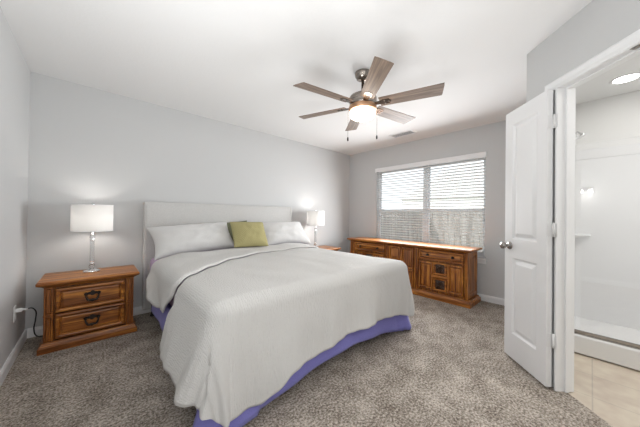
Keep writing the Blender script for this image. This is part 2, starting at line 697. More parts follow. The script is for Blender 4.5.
# the door leaf, folded back against the diagonal wall
HS, HO = 0.262, 0.026
DW, DT, DZ0, DZ1 = 0.43, 0.035, 0.015, 2.03
d_s = (SD * -1)                            # from hinge to free edge
ang = math.atan2(d_s.y, d_s.x) - math.radians(2.6)
door = struct_empty('door_1', M_DIAG @ Vector((HS, HO, 0)))
door['label'] = 'narrow white two-panel door folded open against the diagonal wall'
door.rotation_euler = (0, 0, ang)
# local x: hinge -> free edge, local y: face normal towards the bedroom
b = MB()
st, tr_, lr, br_ = 0.085, 0.115, 0.12, 0.20
zs = [DZ0, DZ0 + br_, 0.83, 0.98, DZ1 - tr_, DZ1]
b.box(0, st, 0, DT, DZ0, DZ1)
b.box(DW - st, DW, 0, DT, DZ0, DZ1)
b.box(st, DW - st, 0, DT, zs[0], zs[1])
b.box(st, DW - st, 0, DT, zs[2], zs[3])
b.box(st, DW - st, 0, DT, zs[4], zs[5])
for z0, z1 in ((zs[1], zs[2]), (zs[3], zs[4])):
    # raised panel in a moulded recess, on both faces
    MF = Matrix(((1, 0, 0, 0), (0, 0, 1, DT), (0, 1, 0, 0), (0, 0, 0, 1)))
    b.rect(st, DW - st, z0, z1, [(0, 0), (0.003, -0.002), (0.008, -0.010), (0.014, -0.0145), (0.022, -0.0145), (0.046, -0.003), (0.050, -0.002)], MF, cap0=False)
    MBk = Matrix(((1, 0, 0, 0), (0, 0, -1, 0), (0, 1, 0, 0), (0, 0, 0, 1)))
    b.rect(st, DW - st, z0, z1, [(0, 0), (0.012, -0.008), (0.026, -0.0105), (0.050, -0.003)], MBk, cap0=False)
b.build('door_leaf', M['trim'], door)
b = MB()
MK = Matrix.Translation((DW - 0.062, DT, 0.925)) @ Matrix.Rotation(-PI / 2, 4, 'X')
b.lathe([(0.032, 0), (0.032, 0.004), (0.027, 0.009), (0.013, 0.012), (0.011, 0.030), (0.016, 0.036), (0.026, 0.043), (0.0285, 0.053), (0.026, 0.062), (0.016, 0.068), (0.004, 0.070)], n=28, M4=MK)
o = b.build('door_knob', M['nickel'], door)
o['label'] = 'dark nickel door knob'
for hz in (1.81, 1.075, 0.33):
    b = MB()
    b.box(-0.0025, 0.0, 0.001, DT - 0.002, hz - 0.045, hz + 0.045, 0.0008)
    b.tube([(-0.012, -0.002, hz - 0.046), (-0.012, -0.002, hz + 0.046)], 0.0075, 12)
    b.box(-0.030, -0.012, -0.0105, -0.0075, hz - 0.045, hz + 0.045, 0.0008)
    b.box(-0.014, 0, -0.003, 0.001, hz - 0.045, hz + 0.045)
    b.build('hinge', M['white_metal'], door)

# ------------------------------------------------------------------ window
win = struct_empty('window_1', (W + 0.075, (WY0 + WY1) / 2, WZ0))
win['label'] = 'double white window above the long dresser'


def wbox(bm, x0, x1, y0, y1, z0, z1, bev=0.003):
    bm.box(x0 - (W + 0.075), x1 - (W + 0.075), y0 - (WY0 + WY1) / 2, y1 - (WY0 + WY1) / 2, z0 - WZ0, z1 - WZ0, bev)


ym = 1.855
b = MB()
wx0, wx1 = W + 0.075, W + 0.135
wbox(b, wx0, wx1, WY0, WY0 + 0.024, WZ0, WZ1)
wbox(b, wx0, wx1, WY1 - 0.024, WY1, WZ0, WZ1)
wbox(b, wx0, wx1, ym - 0.036, ym + 0.036, WZ0, WZ1)
wbox(b, wx0, wx1, WY0, WY1, WZ0, WZ0 + 0.04)
wbox(b, wx0, wx1, WY0, WY1, WZ1 - 0.04, WZ1)
b.build('window_frame', M['vinyl'], win)
for ya, yb in ((WY0 + 0.024, ym - 0.036), (ym + 0.036, WY1 - 0.024)):
    for za, zb, dx in ((WZ0 + 0.04, 1.275, 0.0), (1.245, WZ1 - 0.04, 0.022)):
        b = MB()
        x0 = wx0 + 0.008 + dx
        wbox(b, x0, x0 + 0.022, ya, ya + 0.022, za, zb)
        wbox(b, x0, x0 + 0.022, yb - 0.022, yb, za, zb)
        wbox(b, x0, x0 + 0.022, ya + 0.022, yb - 0.022, za, za + 0.035)
        wbox(b, x0, x0 + 0.022, ya + 0.022, yb - 0.022, zb - 0.035, zb)
        sash = b.build('sash', M['vinyl'], win)
        b = MB()
        wbox(b, x0 + 0.009, x0 + 0.013, ya + 0.022, yb - 0.022, za + 0.035, zb - 0.035, 0)
        b.build('pane', M['pane'], sash)
b = MB()
b.box(W - 0.045, W + 0.075, WY0 - 0.03, WY1 + 0.03, WZ0 - 0.022, WZ0 - 0.001, 0.005)
b.box(W - 0.016, W - 0.0005, WY0 - 0.02, WY1 + 0.02, WZ0 - 0.075, WZ0 - 0.022, 0.003)
struct(b.build('trim_3', M['trim']), 'white window sill and apron')

# blind
blind = thing('window_blind', 'white open horizontal slat blind covering the double window', 'blind', (W + 0.032, ym, WZ0))


def bbox(bm, x0, x1, y0, y1, z0, z1, bev=0.0, M4=None):
    bm.box(x0, x1, y0 - ym, y1 - ym, z0 - WZ0, z1 - WZ0, bev, M4)


b = MB()
bbox(b, -0.056, -0.044, WY0 - 0.012, WY1 + 0.012, 1.985, 2.062, 0.003)
bbox(b, -0.046, -0.033, WY0 - 0.012, WY0 - 0.002, 1.985, 2.062, 0.002)
bbox(b, -0.046, -0.033, WY1 + 0.002, WY1 + 0.012, 1.985, 2.062, 0.002)
b.build('valance', M['slat'], blind)
b = MB()
bbox(b, -0.028, 0.028, WY0 + 0.006, WY1 - 0.006, 2.0, 2.045, 0.003)
b.build('headrail', M['white_metal'], blind)
b = MB()
zz = 1.965
pitch = 0.0432
while zz > WZ0 + 0.05:
    y0, y1 = WY0 + 0.008 - ym, WY1 - 0.008 - ym
    a = math.radians(-9)
    rings = []
    for yy in (y0, y1):
        ring = []
        for t in range(7):
            x = -0.025 + 0.05 * t / 6
            ring.append((x, yy, zz - WZ0 + 0.0025 * (1 - (x / 0.025) ** 2) + x * math.tan(a) + 0.0013))
        for t in range(6, -1, -1):
            x = -0.025 + 0.05 * t / 6
            ring.append((x, yy, zz - WZ0 + 0.0025 * (1 - (x / 0.025) ** 2) + x * math.tan(a) - 0.0013))
        rings.append(ring)
    b.loft(rings)
    zz -= pitch
b.build('slats', M['slat'], blind)
b = MB()
bbox(b, -0.025, 0.025, WY0 + 0.008, WY1 - 0.008, WZ0 + 0.003, WZ0 + 0.022, 0.004)
b.build('bottom_rail', M['slat'], blind)
for yy in (WY0 + 0.14, WY0 + 0.55, ym + 0.12, WY1 - 0.32, WY1 - 0.10):
    b = MB()
    for x in (-0.0265, 0.0265):
        b.tube([(x, yy - ym, 0.02), (x, yy - ym, 2.0 - WZ0)], 0.0012, 6)
    b.build('ladder_cord', M['plastic'], blind)
b = MB()
b.tube([(-0.038, WY1 - 0.07 - ym, 1.98 - WZ0), (-0.040, WY1 - 0.07 - ym, 1.3 - WZ0)], 0.004, 8)
b.build('tilt_wand', M['plastic'], blind)

# ------------------------------------------------------------------ outdoors beyond the window
struct(MB().box(W + 0.2, 30, -14, 26, -0.35, -0.25).build('ground_yard', M['grass']), 'yard outside the window')
b = MB()   # added unseen slab above the window, shaped to shade the left of the fence
gp = [(0.68, 2.60), (1.90, 5.62), (6.5, 5.62), (6.5, 2.60)]
b.loft([[(4.46, y_, z_) for y_, z_ in gp], [(4.58, y_, z_) for y_, z_ in gp]])
struct(b.build('wall_sunblock_upper', M['siding']))
fence = thing('board_fence', 'grey wooden board fence seen through the window', 'fence', (7.6, 0, -0.25))
b = MB()
y = -6.0
while y < 14:
    w_ = 0.138
    h_ = 1.62 + random.uniform(-0.015, 0.015)
    b.box(-0.01, 0.01, y, y + w_, 0.02, h_, 0.003)
    y += w_ + 0.008
b.build('boards', M['fence'], fence)
b = MB()
for zr in (0.3, 0.85, 1.4):
    b.box(0.01, 0.05, -6, 14, zr, zr + 0.09)
b.build('rails', M['fence'], fence)
for k in range(8):
    MB().box(0.05, 0.14, -6 + k * 2.6, -5.91 + k * 2.6, 0, 1.62).build('post', M['fence'], fence)
house = thing('neighbour_house', 'pale neighbouring house with a gabled grey roof beyond the fence', 'house', (20, 1.5, -0.25))
MB().box(0, 8, -1.0, 9.5, 0, 2.9).build('house_wall', M['siding'], house)
b = MB()
b.loft([[(-0.1, -1.2, 2.8), (-0.1, 9.7, 2.8), (-0.1, 4.25, 5.6)], [(8.4, -1.4, 2.8), (8.4, 9.9, 2.8), (8.4, 4.25, 5.6)]])
b.build('house_roof', M['shingle'], house)
for yy in (1.2, 2.2):
    MB().box(-0.03, 0.02, yy, yy + 0.55, 1.55, 1.85, 0.005).build('house_window', M['dark_glass'], house)

# ------------------------------------------------------------------ shower
shower = thing('shower_enclosure', 'white shower stall with clear glass panels beyond the open door', 'shower', (3.43, -0.5, 0))


def sbox(bm, x0, x1, y0, y1, z0, z1, bev=0.0):
    bm.box(x0 - 3.43, x1 - 3.43, y0 + 0.5, y1 + 0.5, z0, z1, bev)


b = MB()
sbox(b, 3.53, 3.62, -1.25, 0.233, 0.0, 0.155, 0.010)
sbox(b, 3.61, 4.42, -1.25, 0.233, 0.0, 0.07, 0.012)
b.build('shower_pan', M['acrylic'], shower)
b = MB()
sbox(b, 3.548, 3.602, -1.25, 0.233, 0.156, 0.166, 0.002)
sbox(b, 3.556, 3.562, -1.25, 0.233, 0.166, 0.188, 0.001)
sbox(b, 3.588, 3.594, -1.25, 0.233, 0.166, 0.182, 0.001)
b.build('bottom_track', M['nickel'], shower)
b = MB()
sbox(b, 3.566, 3.572, -0.42, 0.228, 0.168, 1.80, 0.001)
b.build('glass_panel', M['shower_glass'], shower)
b = MB()
sbox(b, 3.579, 3.585, -1.24, -0.36, 0.168, 1.80, 0.001)
b.build('glass_panel', M['shower_glass'], shower)
b = MB()
sbox(b, 4.405, 4.447, -1.25, 0.233, 0.06, 1.80, 0.006)
sbox(b, 3.60, 4.41, 0.214, 0.234, 0.06, 1.80, 0.004)
sbox(b, 4.401, 4.447, -1.25, 0.233, 1.80, 1.905, 0.004)
sbox(b, 3.60, 4.41, 0.205, 0.234, 1.80, 1.905, 0.006)
sbox(b, 4.30, 4.41, 0.0, 0.233, 0.96, 0.985, 0.008)
b.build('surround', M['acrylic'], shower)
MB().box(3.53, W, -1.40, -1.28, 0, H).build('wall_shower_far', M['bath_wall'])['kind'] = 'structure'

sh = thing('shower_fixture', 'chrome shower head on its arm high in the shower', 'shower head', (4.0, 0.234, 2.03))
b = MB()
MR = Matrix.Rotation(PI / 2, 4, 'X')
b.lathe([(0.03, 0), (0.03, 0.004), (0.012, 0.012)], n=20, M4=MR)
b.build('flange', M['chrome'], sh)
b = MB()
b.tube([(0, 0, 0), (0, -0.05, 0.008), (0, -0.10, 0.0), (0, -0.14, -0.03)], 0.009, 10)
b.build('arm', M['chrome'], sh)
b = MB()
b.lathe([(0.012, 0.03), (0.018, 0.01), (0.040, -0.02), (0.042, -0.03), (0.036, -0.033)], (0, 0, 0), 20,
        Matrix.Translation((0, -0.15, -0.04)) @ Matrix.Rotation(math.radians(-30), 4, 'X'))
b.build('spray_head', M['chrome'], sh)

dl = thing('recessed_downlight', 'lit round recessed light in the shower ceiling', 'ceiling light', (4.03, -0.21, H))
b = MB()
b.lathe([(0.098, -0.0005), (0.098, -0.004), (0.090, -0.007), (0.078, -0.004), (0.078, -0.0005)], n=32, cap0=False, cap1=False)
b.build('trim_ring', M['white_metal'], dl)
b = MB()
b.lathe([(0.0775, -0.001), (0.0775, -0.003)], n=32)
b.build('lens', M['downlight'], dl)

# two-light sconce on the left wall behind the camera (its glow shows in the shower glass)
sco = thing('wall_sconce', 'two-light wall sconce with square lit shades', 'wall light', (0, 0.07, 1.70))
MB().box(0.001, 0.02, -0.10, 0.10, -0.04, 0.04, 0.004).build('backplate', M['nickel'], sco)
for k in (-1, 1):
    b = MB()
    b.tube([(0.02, k * 0.06, 0), (0.06, k * 0.06, 0), (0.075, k * 0.06, -0.02)], 0.008, 8)
    b.build('arm', M['nickel'], sco)
    b = MB()
    b.rect(0.03, 0.12, k * 0.06 - 0.03, k * 0.06 + 0.03, [(0.006, -0.08), (0, -0.08), (0.004, -0.02), (0.012, -0.02)])
    b.build('lit_shade', M['sconce'], sco)

# ------------------------------------------------------------------ ceiling vent, outlet
b = MB()
vent = thing('ceiling_vent', 'white slotted air vent on the ceiling near the window', 'vent', (3.98, 1.98, H))
b.rect(-0.09, 0.09, -0.19, 0.19, [(0, -0.0005), (0.004, -0.008), (0.022, -0.010), (0.022, -0.002)], cap0=False, cap1=False)
b.build('vent_frame', M['white_metal'], vent)
b = MB()
for k in range(6):
    x = -0.057 + k * 0.0228
    b.loft([[(x + 0.007, -0.165, -0.003), (x - 0.002, -0.165, -0.012), (x - 0.0035, -0.165, -0.0115), (x + 0.0055, -0.165, -0.0025)],
            [(x + 0.007, 0.165, -0.003), (x - 0.002, 0.165, -0.012), (x - 0.0035, 0.165, -0.0115), (x + 0.0055, 0.165, -0.0025)]])
b.build('louvres', M['white_metal'], vent)
b = MB()
b.box(-0.068, 0.068, -0.168, 0.168, -0.002, -0.0006)
b.build('duct_back', M['duct'], vent)

outlet = thing('wall_outlet', 'white outlet plate low on the left wall beside the nightstand', 'outlet', (0, 3.035, 0.355))
MB().box(0.0, 0.006, -0.036, 0.036, -0.058, 0.058, 0.0025).build('cover_plate', M['plastic'], outlet)
for k in (-1, 1):
    b = MB()
    b.box(0.006, 0.009, -0.017, 0.017, k * 0.022 - 0.014, k * 0.022 + 0.014, 0.001)
    b.build('socket', M['plastic'], outlet)
cord = thing('power_cord', 'black power cord with grey plug running from outlet behind nightstand', 'cord', (0.009, 3.035, 0.377))
b = MB()
b.box(0, 0.032, -0.012, 0.012, -0.014, 0.014, 0.004)
b.tube([(0.03, 0, 0), (0.06, 0.0, 0.0)], [0.009, 0.005], 8)
b.build('plug', M['plastic'], cord)
pts = []
ctrl = [(0.055, 0, 0), (0.080, 0.02, -0.005), (0.098, 0.05, -0.05), (0.090, 0.10, -0.13), (0.075, 0.16, -0.22), (0.080, 0.22, -0.30), (0.11, 0.28, -0.34), (0.16, 0.33, -0.355), (0.30, 0.395, -0.36), (0.52, 0.395, -0.36), (0.74, 0.39, -0.36)]


def spline(ctrl, n=8):
    out = []
    c = [Vector(p) for p in ctrl]
    for i in range(len(c) - 1):
        p0_, p1_, p2_, p3_ = c[max(i - 1, 0)], c[i], c[i + 1], c[min(i + 2, len(c) - 1)]
        for k in range(n):
            t = k / n
            out.append(0.5 * ((2 * p1_) + (-p0_ + p2_) * t + (2 * p0_ - 5 * p1_ + 4 * p2_ - p3_) * t * t + (-p0_ + 3 * p1_ - 3 * p2_ + p3_) * t ** 3))
    out.append(c[-1])
    return out


b = MB()
b.tube(spline(ctrl), 0.0045, 8)
b.build('cable', M['black_rubber'], cord)


# ------------------------------------------------------------------ furniture: nightstands
def face_front(y0):
    """local (u,v,n) -> x=u, z=v, y=y0-n  (front faces -y)"""
    return Matrix(((1, 0, 0, 0), (0, 0, -1, y0), (0, 1, 0, 0), (0, 0, 0, 1)))


def bail_pull(parent, mtx, s=1.0):
    """ornate dark bail pull: backplate with scrolls, posts and swinging bail. mtx: (u,v,n) frame at its centre"""
    b = MB()
    pl = []
    n = 40
    for ring_h, sc in ((0.0, 1.0), (0.003, 1.0), (0.005, 0.88)):
        ring = []
        for i in range(n):
            a = 2 * PI * i / n
            r = 0.024 + 0.006 * math.cos(4 * a) + 0.003 * math.cos(8 * a)
            ring.append((1.45 * r * sc * math.cos(a) * s, (0.55 * r * sc * math.sin(a) + 0.015) * s, ring_h))
        pl.append(ring)
    b.loft(pl, mtx)
    for k in (-1, 1):
        b.lathe([(0.011 * s, 0.003), (0.011 * s, 0.008), (0.006 * s, 0.012), (0.006 * s, 0.020), (0.009 * s, 0.024), (0.004 * s, 0.029)], (k * 0.033 * s, 0.012 * s, 0), 14, mtx)
    bail = []
    for i in range(21):
        t = i / 20
        a = PI * t
        x = -0.033 * math.cos(a) * (1 + 0.22 * math.sin(a))
        z = 0.010 - 0.046 * math.sin(a) ** 0.8 + 0.008 * math.sin(3 * a) ** 2
        bail.append((x * s, z * s, 0.020 + 0.004 * math.sin(a)))
    b.tube(bail, [0.0038 * s + 0.0042 * s * math.sin(PI * i / 20) for i in range(21)], 8, mtx)
    b.lathe([(0.0075 * s, 0.018), (0.010 * s, 0.023), (0.0075 * s, 0.029), (0.002 * s, 0.031)], (0, -0.034 * s, 0), 12, mtx)
    return b.build('bail_pull', M['bronze'], parent)


def pilaster(bm, x0, x1, z0, z1, mtx):
    """reeded post with a band across its middle"""
    zm = z0 + (z1 - z0) * 0.48
    bm.rect(x0, x1, z0, zm - 0.006, [(0, -0.029), (0, 0.011), (0.003, 0.014), (0.010, 0.014), (0.012, 0.004), (0.0145, 0.004), (0.017, 0.012), (0.0183, 0.013)], mtx)
    bm.rect(x0 - 0.002, x1 + 0.002, zm - 0.006, zm + 0.006, [(0, -0.029), (0, 0.014), (0.003, 0.017)], mtx)
    bm.rect(x0, x1, zm + 0.006, z1, [(0, -0.029), (0, 0.011), (0.003, 0.014), (0.010, 0.014), (0.012, 0.004), (0.0145, 0.004), (0.017, 0.012), (0.0183, 0.013)], mtx)


def drawer_front(bm, x0, x1, z0, z1, mtx):
    bm.rect(x0, x1, z0, z1, [(0, -0.028), (0, 0.012), (0.004, 0.018), (0.014, 0.020), (0.022, 0.017), (0.028, 0.010), (0.030, -0.004), (0.0345, -0.004), (0.037, 0.003), (0.046, 0.006), (0.05, 0.006)], mtx)


def nightstand(label, x0, x1, y0, y1, group, handles=True):
    """x0..x1, y0 (front) .. y1 (back) give the top's footprint"""
    w, d = x1 - x0, y1 - y0
    t = thing('nightstand', label, 'nightstand', ((x0 + x1) / 2, (y0 + y1) / 2, 0), 0, group)
    hx, hy = w / 2, d / 2
    # plinth
    b = MB()
    b.rect(-hx + 0.012, hx - 0.012, -hy + 0.018, hy - 0.01, [(0.004, 0.0), (0, 0.004), (0, 0.045), (0.006, 0.052), (0.014, 0.060), (0.018, 0.072), (0.026, 0.080)])
    b.build('plinth', M['oak_x'], t)
    # carcass with drawer openings
    b = MB()
    fx0, fx1, fy = -hx + 0.045, hx - 0.045, -hy + 0.055
    b.box(fx0, fx1, fy + 0.034, hy - 0.015, 0.078, 0.535, 0.003)
    b.build('carcass', M['oak_z'], t)
    mt = face_front(fy + 0.004)
    for xa, xb in ((fx0 - 0.004, fx0 + 0.052), (fx1 - 0.052, fx1 + 0.004)):
        b = MB()
        pilaster(b, xa, xb, 0.082, 0.53, mt)
        b.build('pilaster', M['oak_z'], t)
    # drawers
    for z0, z1 in ((0.095, 0.300), (0.313, 0.512)):
        b = MB()
        drawer_front(b, fx0 + 0.064, fx1 - 0.064, z0, z1, mt)
        dr = b.build('drawer', M['oak_x'], t)
        bail_pull(dr, mt @ Matrix.Translation((0, (z0 + z1) / 2 + 0.004, 0.008)), 1.25)
    # moulded top
    b = MB()
    b.rect(-hx, hx, -hy, hy, [(0.042, 0.528), (0.036, 0.535), (0.030, 0.541), (0.020, 0.546), (0.010, 0.552), (0.002, 0.557), (0.0, 0.563), (0.0, 0.575), (0.004, 0.581), (0.010, 0.585)])
    b.build('top', M['oak_x'], t)
    return t


nightstand('carved honey oak two-drawer nightstand left of the bed, near the wall outlet', 0.115, 0.785, 2.955, 3.40, 'honey oak nightstands')
nightstand('honey oak nightstand right of the bed, mostly hidden behind the coverlet', 3.02, 3.69, 2.985, 3.43, 'honey oak nightstands')


# ------------------------------------------------------------------ table lamps
def table_lamp(label, x, y, z, group):
    t = thing('table_lamp', label, 'lamp', (x, y, z), 0, group)
    b = MB()
    b.lathe([(0.060, 0.0), (0.064, 0.002), (0.064, 0.010), (0.060, 0.014), (0.044, 0.017), (0.038, 0.022), (0.030, 0.026), (0.014, 0.030)], n=40)
    b.build('base', M['chrome'], t)
    b = MB()
    b.lathe([(0.014, 0.030), (0.022, 0.036), (0.025, 0.050), (0.022, 0.066), (0.014, 0.074)], n=16, smooth=False)
    b.build('crystal_bead', M['crystal'], t)
    b = MB()
    b.lathe([(0.016, 0.104), (0.0175, 0.110), (0.0165, 0.20), (0.0175, 0.290), (0.016, 0.296)], n=12, smooth=False)
    b.build('crystal_column', M['crystal'], t)
    b = MB()
    b.lathe([(0.014, 0.322), (0.020, 0.328), (0.020, 0.346), (0.013, 0.352)], n=16, smooth=False)
    b.build('crystal_bead', M['crystal'], t)
    b = MB()
    b.lathe([(0.014, 0.074), (0.020, 0.078), (0.020, 0.082), (0.013, 0.088), (0.013, 0.094), (0.021, 0.099), (0.021, 0.104), (0.012, 0.106)], n=24)
    b.build('collar', M['chrome'], t)
    b = MB()
    b.lathe([(0.014, 0.295), (0.021, 0.299), (0.021, 0.304), (0.013, 0.310), (0.019, 0.318), (0.014, 0.323)], n=24)
    b.build('collar', M['chrome'], t)
    b = MB()
    b.lathe([(0.013, 0.351), (0.015, 0.356), (0.012, 0.362), (0.012, 0.400), (0.016, 0.404), (0.016, 0.430), (0.010, 0.434)], n=20)
    b.build('lamp_socket', M['chrome'], t)
    b = MB()
    b.lathe([(0.010, 0.434), (0.014, 0.460), (0.026, 0.500), (0.029, 0.522), (0.022, 0.544), (0.006, 0.556)], n=16)
    b.build('bulb', M['bulb'], t)
    zs0, zs1, r = 0.393, 0.640, 0.152
    b = MB()
    n = 48
    for k in range(n):
        pass
    b.loft([[(rr * math.cos(2 * PI * i / n), rr * math.sin(2 * PI * i / n), zz) for i in range(n)] for rr, zz in ((r, zs0), (r, (zs0 + zs1) / 2), (r, zs1))], cap0=False, cap1=False, smooth=True)
    sh = b.build('lamp_shade', M['shade'], t)
    for zz in (zs0, zs1):
        b = MB()
        b.lathe([(r + 0.0015, zz - 0.003), (r + 0.0015, zz + 0.003), (r - 0.002, zz + 0.003), (r - 0.002, zz - 0.003), (r + 0.0015, zz - 0.003)], n=48, cap0=False, cap1=False)
        b.build('rim_wire', M['white_metal'], sh)
    b = MB()
    for k in (-1, 1):
        pts = []
        for i in range(13):
            tt = i / 12
            pts.append((k * 0.042 * math.sin(PI * min(1, tt * 1.02)) ** 0.7 if 0 < i < 12 else (k * 0.012 if i == 0 else 0.0), 0, 0.408 + tt * 0.225))
        b.tube(pts, 0.0018, 6)
    for k in range(3):
        a = 2 * PI * k / 3 + 0.3
        b.tube([(0, 0, 0.633), (r * math.cos(a), r * math.sin(a), 0.638)], 0.0016, 6)
    b.build('harp', M['chrome'], t)
    b = MB()
    b.lathe([(0.006, 0.630), (0.010, 0.640), (0.008, 0.646), (0.011, 0.654), (0.004, 0.664)], n=16)
    b.build('finial', M['chrome'], t)
    return t


table_lamp('lit white drum lamp with crystal column on the left nightstand', 0.440, 3.235, 0.585, 'crystal table lamps')
table_lamp('lit white drum lamp right of the headboard, base hidden behind the bed', 3.30, 3.235, 0.585, 'crystal table lamps')

# ------------------------------------------------------------------ dresser
DX0, DX1, DY0, DY1 = 3.955, 4.40, 1.015, 3.05
dresser = thing('dresser', 'long carved honey oak dresser standing under the window', 'dresser', ((DX0 + DX1) / 2, (DY0 + DY1) / 2, 0))
ocx, ocy = (DX0 + DX1) / 2, (DY0 + DY1) / 2


def fd(x0=3.985):
    """local (u,v,n): u = world y, v = z, n towards -x, relative to the dresser's base"""
    return Matrix(((0, 0, -1, x0 - ocx), (1, 0, 0, -ocy), (0, 1, 0, 0), (0, 0, 0, 1)))


def fside(y0):
    """right end of the dresser: u = world x, n towards -y"""
    return Matrix(((1, 0, 0, -ocx), (0, 0, -1, y0 - ocy), (0, 1, 0, 0), (0, 0, 0, 1)))


b = MB()
hx, hy = (DX1 - DX0) / 2, (DY1 - DY0) / 2
b.rect(-hx, hx - 0.01, -hy, hy, [(0.004, 0.0), (0, 0.004), (0, 0.050), (0.006, 0.058), (0.014, 0.068), (0.018, 0.080), (0.026, 0.088)])
b.build('plinth', M['oak_y'], dresser)
b = MB()
b.box(4.016 - ocx, DX1 - 0.02 - ocx, DY0 + 0.045 - ocy, DY1 - 0.045 - ocy, 0.086, 0.70, 0.003)
b.build('carcass', M['oak_z'], dresser)
mt = fd()
for ya, yb in ((1.055, 1.092), (1.712, 1.765), (2.215, 2.272), (2.915, 3.010)):
    b = MB()
    pilaster(b, ya, yb, 0.090, 0.695, mt)
    b.build('pilaster', M['oak_z'], dresser)
b = MB()
b.rect(4.02, 4.37, 0.10, 0.69, [(0, -0.005), (0, 0.006), (0.05, 0.006), (0.056, 0.0), (0.075, 0.0), (0.09, 0.004)], fside(DY0 + 0.046))
b.build('side_panel', M['oak_z'], dresser)
b = MB()
b.rect(-hx - 0.025, hx - 0.002, -hy - 0.012, hy + 0.012, [(0.050, 0.690), (0.042, 0.696), (0.030, 0.701), (0.016, 0.706), (0.004, 0.712), (0.0, 0.718), (0.0, 0.730), (0.004, 0.735), (0.010, 0.738)])
b.build('top', M['oak_y'], dresser)


def knob(parent, y, z):
    b = MB()
    b.lathe([(0.017, 0.0), (0.015, 0.004), (0.007, 0.008), (0.007, 0.016), (0.014, 0.021), (0.015, 0.027), (0.009, 0.033), (0.003, 0.034)], n=18, M4=mt @ Matrix.Translation((y, z, 0.008)))
    return b.build('knob', M['bronze'], parent)


for ya, yb in ((1.104, 1.700), (2.285, 2.905)):
    b = MB()
    drawer_front(b, ya, yb, 0.540, 0.682, mt)
    dr = b.build('drawer', M['oak_y'], dresser)
    knob(dr, ya + 0.13, 0.611)
    knob(dr, yb - 0.13, 0.611)
    b = MB()


def panel(bm, ya, yb, za, zb, reeds=True):
    bm.rect(ya, yb, za, zb, [(0, -0.028), (0, 0.012), (0.004, 0.020), (0.018, 0.022), (0.026, 0.014), (0.028, -0.006), (0.035, -0.006), (0.038, 0.003), (0.050, 0.010), (0.054, 0.010)], mt)
    # reeds running up the panel
    if not reeds:
        return
    n = max(2, int((yb - ya - 0.11) / 0.022))
    for k in range(n):
        u = ya + 0.055 + (yb - ya - 0.11) * (k + 0.5) / n
        bm.rect(u - 0.007, u + 0.007, za + 0.056, zb - 0.056, [(0, 0.009), (0.002, 0.013), (0.005, 0.0145)], mt)


def medallion(parent, ya, yb, za, zb):
    """square frame round a dark carved rosette"""
    b = MB()
    b.rect(ya, yb, za, zb, [(0, -0.028), (0, 0.014), (0.005, 0.020), (0.014, 0.020), (0.020, 0.014), (0.022, 0.004), (0.024, 0.004)], mt)
    fr = b.build('medallion_frame', M['oak_y'], parent)
    b = MB()
    cu, cv, R_ = (ya + yb) / 2, (za + zb) / 2, min(yb - ya, zb - za) / 2 - 0.022
    rings = []
    n = 64
    for k in range(13):
        rr = R_ * (1 - k / 13)
        ring = []
        for i in range(n):
            a = 2 * PI * i / n
            q = rr / R_
            sq = 1.0 / max(abs(math.cos(a)), abs(math.sin(a))) if q > 0.9 else 1 + 0.20 * abs(math.sin(2 * a)) * q
            h = 0.004 + 0.012 * abs(math.cos(4 * a)) * math.sin(PI * min(1, q)) + 0.006 * abs(math.cos(2 * a + 0.6)) * (1 - q) + (0.008 if q < 0.25 else 0)
            ring.append((cu + rr * sq * math.cos(a), cv + rr * sq * math.sin(a), h))
        rings.append(ring)
    b.loft(rings, mt, cap0=False)
    b.build('carved_rosette', M['dark_oak'], fr)


def door_pair(ya, yb, za, zb):
    """two interlocking cupboard doors with a stepped ledge and two carved squares between them"""
    w_ = yb - ya
    c0, c1 = ya + w_ * 0.335, ya + w_ * 0.655
    zm = (za + zb) / 2
    for k, (p, q) in enumerate(((ya, c0 - 0.002), (c1 + 0.002, yb))):
        b = MB()
        panel(b, p, q, za, zb)
        d = b.build('cupboard_door', M['oak_z'], dresser)
        if k == 0:
            medallion(d, c0 + 0.004, c1 - 0.004, zm + 0.030, zb)
            b = MB()
            b.rect(c0 - 0.02, c1 + 0.02, zm - 0.018, zm + 0.022, [(0, -0.029), (0, 0.016), (0.006, 0.024), (0.012, 0.026)], mt)
            b.build('ledge', M['oak_y'], d)
        else:
            medallion(d, c0 + 0.004, c1 - 0.004, za, zm - 0.024)


door_pair(1.104, 1.700, 0.130, 0.515)


def tall_pair(ya, yb, za, zb):
    """the centre pair of tall doors, stepped panels"""
    ymid = (ya + yb) / 2
    for k, (p, q) in enumerate(((ya, ymid - 0.002), (ymid + 0.002, yb))):
        b = MB()
        zc = 0.47 if k else 0.36
        panel(b, p, q, zc, zb, False)
        panel(b, p, q, za, zc - 0.004, False)
        d = b.build('tall_door', M['oak_z'], dresser)
        bail_pull(d, mt @ Matrix.Translation(((p + q) / 2 + (0.05 if k == 0 else -0.05), zc - 0.035, 0.014)), 0.8)


tall_pair(1.779, 2.203, 0.100, 0.682)
b = MB()
door_ = (2.285, 2.905)
door_pair(2.285, 2.905, 0.130, 0.515)

# ------------------------------------------------------------------ bed
BX0, BX1, BY0, BY1 = 0.915, 2.845, 1.305, 3.345
BCX, BCY = (BX0 + BX1) / 2, (BY0 + BY1) / 2
bed = thing('bed', 'king bed with pale grey upholstered headboard and violet sheets', 'bed', (BCX, BCY, 0))


def lb(bm, x0, x1, y0, y1, z0, z1, bev=0.0, seg=3):
    bm.box(x0 - BCX, x1 - BCX, y0 - BCY, y1 - BCY, z0, z1, bev, seg=seg)


